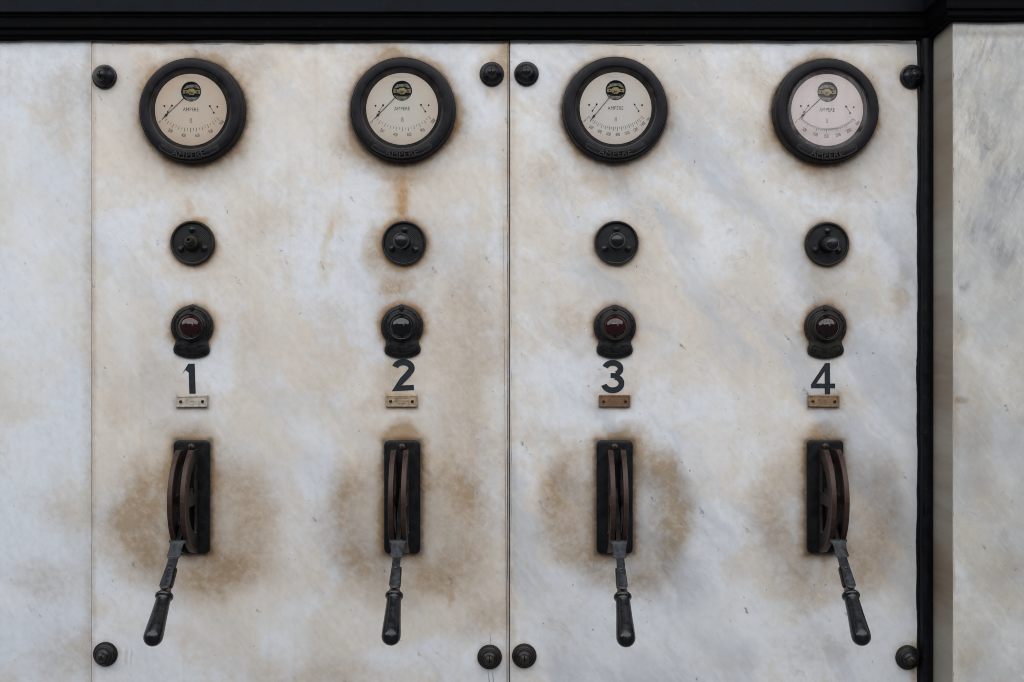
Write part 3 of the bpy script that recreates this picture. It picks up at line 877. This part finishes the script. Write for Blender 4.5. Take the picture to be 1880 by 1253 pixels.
# ------------------------------------------------------------------ round rheostat knobs
KNOBS = [(354.5, 446.5, 'with its knob missing and a bare hollow stem'), (742, 447, 'with ball knob, set in a dark rusty halo above number two'),
         (1131.5, 446.5, 'with ball knob and cross-hatched plate above number three'), (1517.5, 449, 'with ribbed knob pulled out sideways above number four')]
for i, (kx, ky, desc) in enumerate(KNOBS):
    t = thing('control_knob', kx, ky, 'black round plate ' + desc, 'knob', 'control knobs on the switchboard')
    t.rotation_euler.y = math.radians([-2, 3, 0, 1.5][i])
    bm = bmesh.new(); lathe(bm, [(40.5, 0), (40.5, 4.5), (40, 6.5), (38.8, 7.8), (37.4, 8), (36.2, 7.4), (35.4, 5.5), (35.2, 4.2)], 64)
    mesh_obj('rim', bm, M['metal_bronzed' if i in (0, 3) else 'blue_black'], t)
    bm = bmesh.new(); lathe(bm, [(35.4, 4.3), (14, 4.6), (0, 4.6)], 64)
    mesh_obj('plate', bm, M['knurl'], t, smooth=False)
    for k, a in enumerate((90, 208, 332)):
        r = 24.0
        sxp, szp = r * math.cos(math.radians(a)), r * math.sin(math.radians(a))
        bm = bmesh.new()
        lathe(bm, [(5.9, 4.4), (5.8, 6.2), (5.0, 6.8), (4.6, 7.0), (4.5, 8.4), (3.6, 9.6), (1.8, 10.3), (0, 10.4)], 20, sxp, szp)
        mesh_obj('rivet', bm, M['metal' if (i + k) % 3 else 'blue_black'], t)
    bm = bmesh.new()
    q = 1.0 if i in (0, 3) else 0.74
    lathe(bm, [(17 * q, 4.4), (16 * q, 6), (14.5 * q, 8), (13.4 * q, 12), (13 * q, 16), (11.5 * q, 19), (8 * q, 20.5), (0, 20.8)], 36)
    mesh_obj('boss', bm, M['metal_bronzed' if i == 0 else 'metal'], t)
    if i == 0:
        Mx = Matrix.Rotation(math.radians(3), 4, 'Z') @ Matrix.Rotation(math.radians(-4), 4, 'X')
        bm = bmesh.new()
        lathe(bm, [(9, 18), (8, 24), (6, 27), (5.6, 38), (5.0, 39.4), (2.7, 39.4), (2.6, 30), (0, 30)], 28, M=Mx)
        mesh_obj('hollow_stem', bm, M['metal_bronzed'], t)
    else:
        tl = [None, (3.0, -2.0), (2.5, -2.0), (2.5, 3.0)][i]
        Mx = Matrix.Rotation(math.radians(tl[0]), 4, 'Z').inverted() @ Matrix.Rotation(math.radians(tl[1]), 4, 'X')
        bm = bmesh.new()
        if i < 3:
            lathe(bm, [(7, 18), (6.5, 26)], 28, M=Mx)
            mesh_obj('stem', bm, M['metal'], t)
            bm = bmesh.new()
            lathe(bm, [(6, 25), (12, 27), (14.6, 31), (15, 37), (14.2, 42), (11.6, 46.5), (7, 49.6), (3, 50.8), (0, 51)], 36, M=Mx)
        else:
            pr = [(12, 16)]
            for k in range(5):
                pr += [(12.2, 20 + 4 * k), (12.2, 22 + 4 * k), (10.8, 22.6 + 4 * k), (10.8, 23.6 + 4 * k)]
            lathe(bm, pr, 36, M=Mx)
            mesh_obj('ribbed_stem', bm, M['metal_bronzed'], t)
            bm = bmesh.new()
            lathe(bm, [(10, 38), (12, 40), (12.4, 44), (11.8, 48), (10, 51), (6, 53.2), (0, 54)], 36, M=Mx)
        mesh_obj('knob', bm, M['blue_black'], t)

# ------------------------------------------------------------------ signal lamps


def lamp_outline(off=0.0, peak=2.2):
    P = []
    r = 38.7 - off
    for k in range(0, 41):
        a = 90 - k * (90 + 41) / 40
        rr = r + peak * max(0, 1 - abs(90 - a) / 16)
        P.append((rr * math.cos(math.radians(a)), rr * math.sin(math.radians(a))))
    tab = [(29.6, -28), (29.9, -30.5), (31, -34), (32.8, -38.5), (33.2, -44), (32, -48.5), (29, -51.3), (22, -54.4), (14, -56.6), (6, -57.8)]
    P += [((x - off), z + off) for x, z in tab]
    P += [(0, -58 + off)]
    left = [(-x, z) for x, z in P[1:-1]][::-1]
    return P + left


LAMPS = [(353.5, 600, 'dark red glass dome above number one', 'red_glass', 'blue_black', 'metal'), (738.5, 600, 'black glass dome in a sooty halo above number two', 'dark_glass', 'blue_black', 'metal_rusty'),
         (1128.5, 600.5, 'deep red glass dome and pale socket ring above number three', 'red_glass', 'metal', 'metal_rusty'), (1514.5, 601, 'wine coloured glass dome on rust edged plate above number four', 'wine_glass', 'metal_rusty', 'metal_rusty')]
for i, (lx, ly, desc, gl, pm, em) in enumerate(LAMPS):
    t = thing('signal_lamp', lx, ly, 'signal lamp with ' + desc, 'signal lamp', 'signal lamps on the switchboard')
    t.rotation_euler.y = math.radians([1.5, -1.2, 0.4, -0.8][i])
    bm = bmesh.new(); flat(bm, [lamp_outline()], 0, 5.0, bevel=1.2)
    mesh_obj('back_plate', bm, M[em if i else 'metal_bronzed'], t, angle=50)
    bm = bmesh.new(); flat(bm, [lamp_outline(3.2, 0.5)], 4.6, 7.4, bevel=1.2)
    pl = mesh_obj('cover_plate', bm, M['metal' if i < 3 else 'metal_bronzed'], t, angle=50)
    ol = banana(39.5, 50, math.radians(29), 16)
    bm = bmesh.new(); tube(bm, [(x, -7.4, z) for x, z in ol], 1.3, 6, True)
    mesh_obj('raised_border', bm, M['metal'], pl)
    bm = bmesh.new()
    rn = random.Random(4)
    for k in range(8):      # worn, unreadable raised letters
        a = math.radians(-24 + 6.8 * k)
        Mx = Matrix.Rotation(-a, 4, 'Y')
        w = 1.7
        box(bm, -w, -w + 0.8, 7.2, 8.4, -47, -42.4, Mx)
        if k % 3 != 1:
            box(bm, -w + 0.85, w, 7.2, 8.3, -47 + (k % 2) * 3.5, -46 + (k % 2) * 3.5, Mx)
        if k % 2:
            box(bm, w - 0.7, w + 0.1, 7.2, 8.35, -45.8, -42.6, Mx)
    mesh_obj('worn_lettering', bm, M['metal'], pl, smooth=False)
    bm = bmesh.new(); tube(bm, [(32.5 * math.cos(a), -7.2, 32.5 * math.sin(a)) for a in [math.radians(-20 + 220 * k / 40) for k in range(41)]], 1.2, 6)
    mesh_obj('raised_rib', bm, M['metal'], pl)
    bm = bmesh.new(); lathe(bm, [(4.6, 5), (4.6, 9), (3.4, 11), (0, 11.6)], 16, 0, 33.8)
    mesh_obj('clip', bm, M['metal_rusty' if i > 1 else 'metal'], t)
    bm = bmesh.new(); lathe(bm, [(28, 7), (28, 10), (27, 12), (25.4, 13), (25, 18), (24.4, 20.5), (23, 21.6), (21.6, 21.2), (21.2, 19)], 56)
    mesh_obj('socket_ring', bm, M['metal_bronzed' if i > 1 else 'metal'], t)
    bm = bmesh.new()
    lathe(bm, [(21.4, 19), (21.4, 20.8)] + [(25.4 * math.sin(a), 21 + 25.4 * (math.cos(a) - math.cos(1.0))) for a in [1.0 * (1 - k / 16) for k in range(16)]] + [(0, 21 + 25.4 * (1 - math.cos(1.0)))], 56)
    mesh_obj('glass_dome', bm, M[gl], t)

# ------------------------------------------------------------------ numbers


def stroke(pts, w):
    """Outline of an open polyline of constant width, square ends."""
    L, R = [], []
    n = len(pts)
    for i in range(n):
        a = Vector(pts[max(0, i - 1)]); b = Vector(pts[min(n - 1, i + 1)]); p = Vector(pts[i])
        tg = (b - a).normalized(); nm = Vector((-tg.y, tg.x))
        k = w / 2
        L.append(p + nm * k); R.append(p - nm * k)
    return [tuple(v) for v in L + R[::-1]]


def arc2(cx, cz, r, a0, a1, n=16, rz=None):
    rz = rz or r
    return [(cx + r * math.cos(math.radians(a0 + (a1 - a0) * k / n)), cz + rz * math.sin(math.radians(a0 + (a1 - a0) * k / n))) for k in range(n + 1)]


num1 = [[(-1.5, 27.5), (10, 27.5), (11.8, -27.5), (0.4, -27.5), (-1, 11), (-7, 16), (-12.5, 9.5)]]
two = arc2(1.5, 13.2, 15.2, 168, -28, 20, 11.0) + [(8.5, 0), (0, -8.5), (-6, -14.5)]
o2 = stroke(two, 11.4)
num2 = [o2[:len(two)] + [(20.5, -17.5), (21, -27), (-19.5, -29)] + o2[len(two) + 1:]]
o3 = stroke(arc2(-1, 13, 14, 158, -52, 18, 11.6) + [(4.2, 2.2), (-3, 2.0)], 9.6)
up = arc2(-1.0, 14.2, 14.2, 165, -62, 18, 10.8)
dn = arc2(-1.2, -12.6, 16.2, 74, -168, 24, 12.8)
num3 = [stroke(up, 10.6), stroke(dn, 10.6), [(-5, 6.2), (4, 6.2), (9, 2.5), (8, -2.8), (-5, -2.8)]]
num4 = [[(4, 28.5), (12.5, 28.5), (12.8, -9), (22, -9), (22, -17.5), (12.8, -17.5), (13, -28.5), (3.2, -28.5), (3, -17.5), (-22, -17.5), (-22, -10.5)], [(3.0, 13.5), (3.0, -9), (-12.5, -9)]]
NUMS = [(347.5, 695.5, num1, 1), (739, 689.5, num2, 2), (1126, 691.5, num3, 3), (1511, 695.5, num4, 4)]
for nx_, ny_, loops, k in NUMS:
    bm = bmesh.new()
    if k == 3:      # three overlapping strokes at stepped heights, so that no two faces lie in one plane
        for q, lp in enumerate(loops):
            flat(bm, [lp], 0.1, 0.60 + 0.06 * q)
    else:
        flat(bm, loops, 0.1, 0.7)
    o = mesh_obj('painted_number', bm, M['digit'], None, smooth=False)
    o.location = ((nx_ - 940) / 1000, 0, (626.5 - ny_) / 1000)
    tag(o, 'dark slate numeral %s painted on the marble' % ['one', 'two', 'three', 'four'][k - 1], 'number', 'numerals 1 to 4')
    if k == 2:
        for xx in (-20.5, 41):
            bm = bmesh.new(); box(bm, xx, xx + 0.45, 0.1, 0.35, -36, 24)
            mesh_obj('film_edge', bm, M['film'], o, smooth=False)

# ------------------------------------------------------------------ nameplates
PLATES = [(353, 737, 'pale worn nameplate under numeral one', 'plate_pale'), (737.5, 736.5, 'small brass nameplate with faint text under numeral two', 'plate_brass'),
          (1128, 736.5, 'rust brown nameplate under numeral three', 'plate_rust'), (1511.5, 736.5, 'blotchy copper brown nameplate under numeral four', 'plate_copper')]


def rrect(hx, hz, r, n=5):
    P = []
    for cx, cz, a in ((hx - r, hz - r, 0), (-hx + r, hz - r, 90), (-hx + r, -hz + r, 180), (hx - r, -hz + r, 270)):
        for k in range(n + 1):
            t = math.radians(a + 90 * k / n)
            P.append((cx + r * math.cos(t), cz + r * math.sin(t)))
    return P


for k, (x, y, desc, mt) in enumerate(PLATES):
    t = thing('nameplate', x, y, desc, 'nameplate', 'nameplates under the numerals')
    t.rotation_euler.y = math.radians([-0.6, 0.4, 0.2, 0.9][k])
    bm = bmesh.new(); flat(bm, [rrect(28.5, 11, 2.2)], 0.1, 4.0, bevel=0.6)
    p = mesh_obj('plate', bm, M[mt], t, angle=50)
    bm = bmesh.new(); flat(bm, [rrect(28, 10.5, 2.2), rrect(25.4, 7.9, 1.4)], 3.7, 4.9, bevel=0.3)
    mesh_obj('raised_edge', bm, M[mt], t, angle=50)
    for sx in (-1, 1):
        slotted_head('screw', 2.9, 3.9, 2.2, M['screw'], t, sx * 20, -0.5, 0.5 * sx + k, 0.7)
    rn = random.Random(k + 30)
    bm = bmesh.new()
    rows = {0: [(0, 3)], 1: [(4.6, 14), (0, 13), (-4.4, 7)], 2: [(1, 5)], 3: [(2, 10), (-2.5, 8)]}[k]
    for zz, half in rows:      # illegible engraved lines, letter by letter
        xx = -half
        while xx < half:
            w = rn.uniform(0.7, 1.5)
            hh = rn.uniform(0.7, 1.1)
            box(bm, xx, xx + w, 3.9, 4.12, zz - hh, zz + hh)
            xx += w + rn.uniform(0.5, 1.1)
    mesh_obj('engraved_lines', bm, M['engrave'], p, smooth=False)

# ------------------------------------------------------------------ lever switches
LEV = [(353.5, 912, 'pointing down towards the left, above the left bottom stain', 45.5), (739, 912, 'under numeral 2 with a rusty patch above its plate', 46), (1128, 912, 'under numeral three', 45), (1513.5, 911, 'under numeral four, next to the upright bar', 45.5)]
LLAB = ['black handled lever switch amid the broadest brown stain, under numeral one', 'black handled lever switch with a rusty patch above its plate, under numeral two', 'black handled lever switch beside a brown crescent stain, under numeral three', 'black handled lever switch nearest the upright black bar, under numeral four']
PD0 = 10.0     # pivot depth


def sector_loops():
    R = 98.0
    out = [(11, 88)] + [(PD0 + R * math.cos(math.radians(a)), R * math.sin(math.radians(a))) for a in [63.5 - k * (63.5 + 80) / 36 for k in range(37)]] + [(11, -97)]
    h1 = [(24, 13), (30, 11)] + [(PD0 + 66 * math.cos(math.radians(a)), 66 * math.sin(math.radians(a))) for a in [9 + k * 48 / 14 for k in range(15)]] + [(36, 64), (28, 66), (24, 62)]
    h2 = [(24, -13), (24, -58), (27, -64)] + [(PD0 + 66 * math.cos(math.radians(a)), 66 * math.sin(math.radians(a))) for a in [-70 + k * 61 / 14 for k in range(15)]] + [(30, -11)]
    return [out, h1, h2]


for k, (x, y, _, ang) in enumerate(LEV):
    t = thing('lever_switch', x, y, LLAB[k], 'lever switch', 'lever switches in a row')
    bm = bmesh.new(); flat(bm, [rrect(33, 103.5, 9, 6)], 0.1, 8, bevel=1.6)
    mesh_obj('base_plate', bm, M['plate_black'], t, angle=50)
    for zz in (92, -95):
        slotted_head('screw', 6.6, 7.8, 4.4, M['screw'], t, 0, zz, PI / 2, 1.3)
    for sx in (-1, 1):
        X = sx * 11.2
        bm = bmesh.new()
        flat(bm, sector_loops(), -2.2, 2.2, fn=lambda u, v, d, X=X: (X + d, -u, v), bevel=0.6)
        s = mesh_obj('sector', bm, M['sector_side'], t, angle=40)
        bm = bmesh.new()
        secs = []
        for q in range(41):
            a = math.radians(63.8 - q * (63.8 + 81) / 40)
            rg = []
            for xx, rr in ((-4.5, 94.5), (-4.5, 99.6), (-3.9, 100.4), (3.9, 100.4), (4.5, 99.6), (4.5, 94.5)):
                rg.append(bm.verts.new((X + xx, -(PD0 + rr * math.cos(a)), rr * math.sin(a))))
            secs.append(rg)
        for A, B in zip(secs, secs[1:]):
            for q in range(6):
                bm.faces.new((A[q], A[(q + 1) % 6], B[(q + 1) % 6], B[q]))
        bm.faces.new(secs[0]); bm.faces.new(secs[-1])
        mesh_obj('rim', bm, M['sector_rim'], s, angle=30)
        bm = bmesh.new(); lathe(bm, [(2.4, 0), (2.2, 1.2), (1.0, 2.0), (0, 2.1)], 12, M=Matrix.Translation((X + sx * 2.2, -30, -62)) @ Matrix.Rotation(math.radians(90) * sx, 4, 'Z'))
        mesh_obj('stud', bm, M['screw'], s)
    # lever: local frame u along the lever (down and out), n outwards-up
    ca, sa = math.cos(math.radians(ang)), math.sin(math.radians(ang))

    lean = [-0.024, 0.004, 0.002, 0.014][k]

    def LM(w, R, n, ca=ca, sa=sa, lean=lean):
        return Vector((w + lean * max(0, R), -(PD0 + R * sa + n * ca), -(R * ca) + n * sa))
    bm = bmesh.new()
    rings = []
    for R, hw, n0, n1 in ((-12, 5, -12, 12), (20, 5, -12, 12), (70, 4.6, -10, 9), (100, 4.6, -8, 6), (140, 4.6, -7.5, 5), (208, 4.6, -6.5, 5)):
        rings.append([bm.verts.new(LM(w, R, n)) for w, n in ((-hw, n0), (hw, n0), (hw, n1), (-hw, n1))])
    for A, B in zip(rings, rings[1:]):
        for q in range(4):
            bm.faces.new((A[q], A[(q + 1) % 4], B[(q + 1) % 4], B[q]))
    bm.faces.new(rings[0]); bm.faces.new(rings[-1])
    bmesh.ops.bevel(bm, geom=bm.edges[:], offset=0.7, segments=1, affect='EDGES')
    arm = mesh_obj('lever_arm', bm, M['arm'], t, smooth=False)
    sd = 1 if k in (0, 1) else -1
    bm = bmesh.new()
    flat(bm, [[(sd * 3.0, 158), (sd * 9.0, 156), (sd * 9.4, 190), (sd * 8.0, 194), (sd * 3.0, 194)]], -5, 4, fn=lambda u, v, d: LM(u, v, d), bevel=0.5)
    mesh_obj('catch_block', bm, M['arm'], arm, angle=50)
    bm = bmesh.new()
    hwp = [(101.5, 15), (106, 15), (108, 12.6), (111, 11.6), (122, 10.8), (130, 11.2), (135, 11.8), (138, 10.5), (139, 7.4), (146, 7.0), (165, 7.6), (190, 8.8), (199, 8.8), (203, 7.2), (205.5, 4.4), (206.4, 1.5)]
    ol = [(w, R) for R, w in hwp] + [(-w, R) for R, w in hwp[::-1]]
    flat(bm, [ol], 0, 2.6, fn=lambda u, v, d: LM(u, v, 6.4 + max(0, (v - 135) / 70) * 5.5 + d), bevel=0.5)
    lt = mesh_obj('latch_plate', bm, M['latch'], t, angle=50)
    bm = bmesh.new(); lathe(bm, [(3.0, 0), (2.8, 1.6), (1.4, 2.6), (0, 2.8)], 16, M=Matrix.Translation(LM(0, 163, 11.1)) @ Matrix.Rotation(math.radians(-(90 - ang)), 4, 'X'))
    mesh_obj('rivet', bm, M['latch'], lt)
    # ferrule and turned handle
    Lx = Matrix.Translation((0, -PD0, 0)) @ Matrix.Rotation(math.radians(ang) - PI / 2, 4, 'X').inverted() @ Matrix(((1, -lean, 0, 0), (0, 1, 0, 0), (0, 0, 1, 0), (0, 0, 0, 1)))
    bm = bmesh.new(); lathe(bm, [(8.2, 198), (9.0, 200), (9.4, 207), (10.5, 209)], 28, M=Lx)
    mesh_obj('ferrule', bm, M['ferrule'], t)
    hp = [(0, 207), (10, 207.5), (13.6, 208.6), (15.2, 211), (15.4, 213.5), (14.2, 216), (12.6, 217.5), (12.2, 220), (12.6, 230), (13.6, 250), (14.9, 270), (15.9, 285)]
    hp += [(15.9 * math.cos(a), 291 + 15.6 * math.sin(a)) for a in [PI / 2 * q / 9 for q in range(9)]] + [(0, 306.6)]
    bm = bmesh.new(); lathe(bm, hp, 40, M=Lx)
    mesh_obj('handle', bm, M['handle'], t, angle=40)

# ------------------------------------------------------------------ fixing bolts
BOLTS = [(192.5, 142, 'blue_black', 'smooth black cone bolt at the top left corner, left of the first ammeter'), (903, 137, 'metal_rusty', 'rusty topped black bolt at the top, left of the centre joint'),
         (966.5, 136.5, 'metal', 'dull black bolt at the top, right of the centre joint'), (1674, 142, 'blue_black', 'black bolt at the top, half behind the upright bar'),
         (194, 1201, 'metal', 'tilted black bolt at the bottom left corner under lever 1'), (899, 1206, 'metal_rusty', 'brown ringed bolt at the bottom, left of the centre joint'),
         (962.5, 1204, 'metal_rusty', 'brown ringed bolt at the bottom, right of the centre joint'), (1666, 1207, 'metal_bronzed', 'bronzed bolt at the bottom, tucked against the upright bar')]
for k, (x, y, mt, desc) in enumerate(BOLTS):
    t = thing('fixing_bolt', x, y, desc, 'bolt', 'fixing bolts of the slabs')
    bm = bmesh.new(); lathe(bm, [(22.4, 0), (22.6, 2.5), (21.6, 4.2), (20.2, 4.6), (19.8, 5.4), (19.6, 7.6), (18.6, 8.8)], 44)
    mesh_obj('washer', bm, M['metal_rusty' if k in (1, 5, 6) else mt], t, angle=28)
    smooth_cone = [(18.8, 8.6), (17.6, 10.2), (15.6, 12.6), (13.2, 15), (10.8, 17.6), (9.2, 19.8), (8.6, 20.8), (0, 21.2)]
    bm = bmesh.new(); lathe(bm, smooth_cone if k < 4 else [(18.8, 8.6), (17.2, 9.4), (16.8, 10.2), (16.4, 12.6), (15.2, 13.8), (13.4, 14.2), (12.8, 15.0), (12.0, 18.0), (9.4, 20.4), (8.6, 21.0), (0, 21.2)], 44)
    mesh_obj('cap', bm, M['blue_black' if k < 4 else 'metal'], t, angle=28)
    slotted_head('screw', 8.2, 20.8, 6.6, M['metal' if k < 4 else 'screw'], t, 0, 0, PI / 2 + [0.2, 0, 0, 0.4, -0.5, 0, 0, 0.7][k], 1.5)
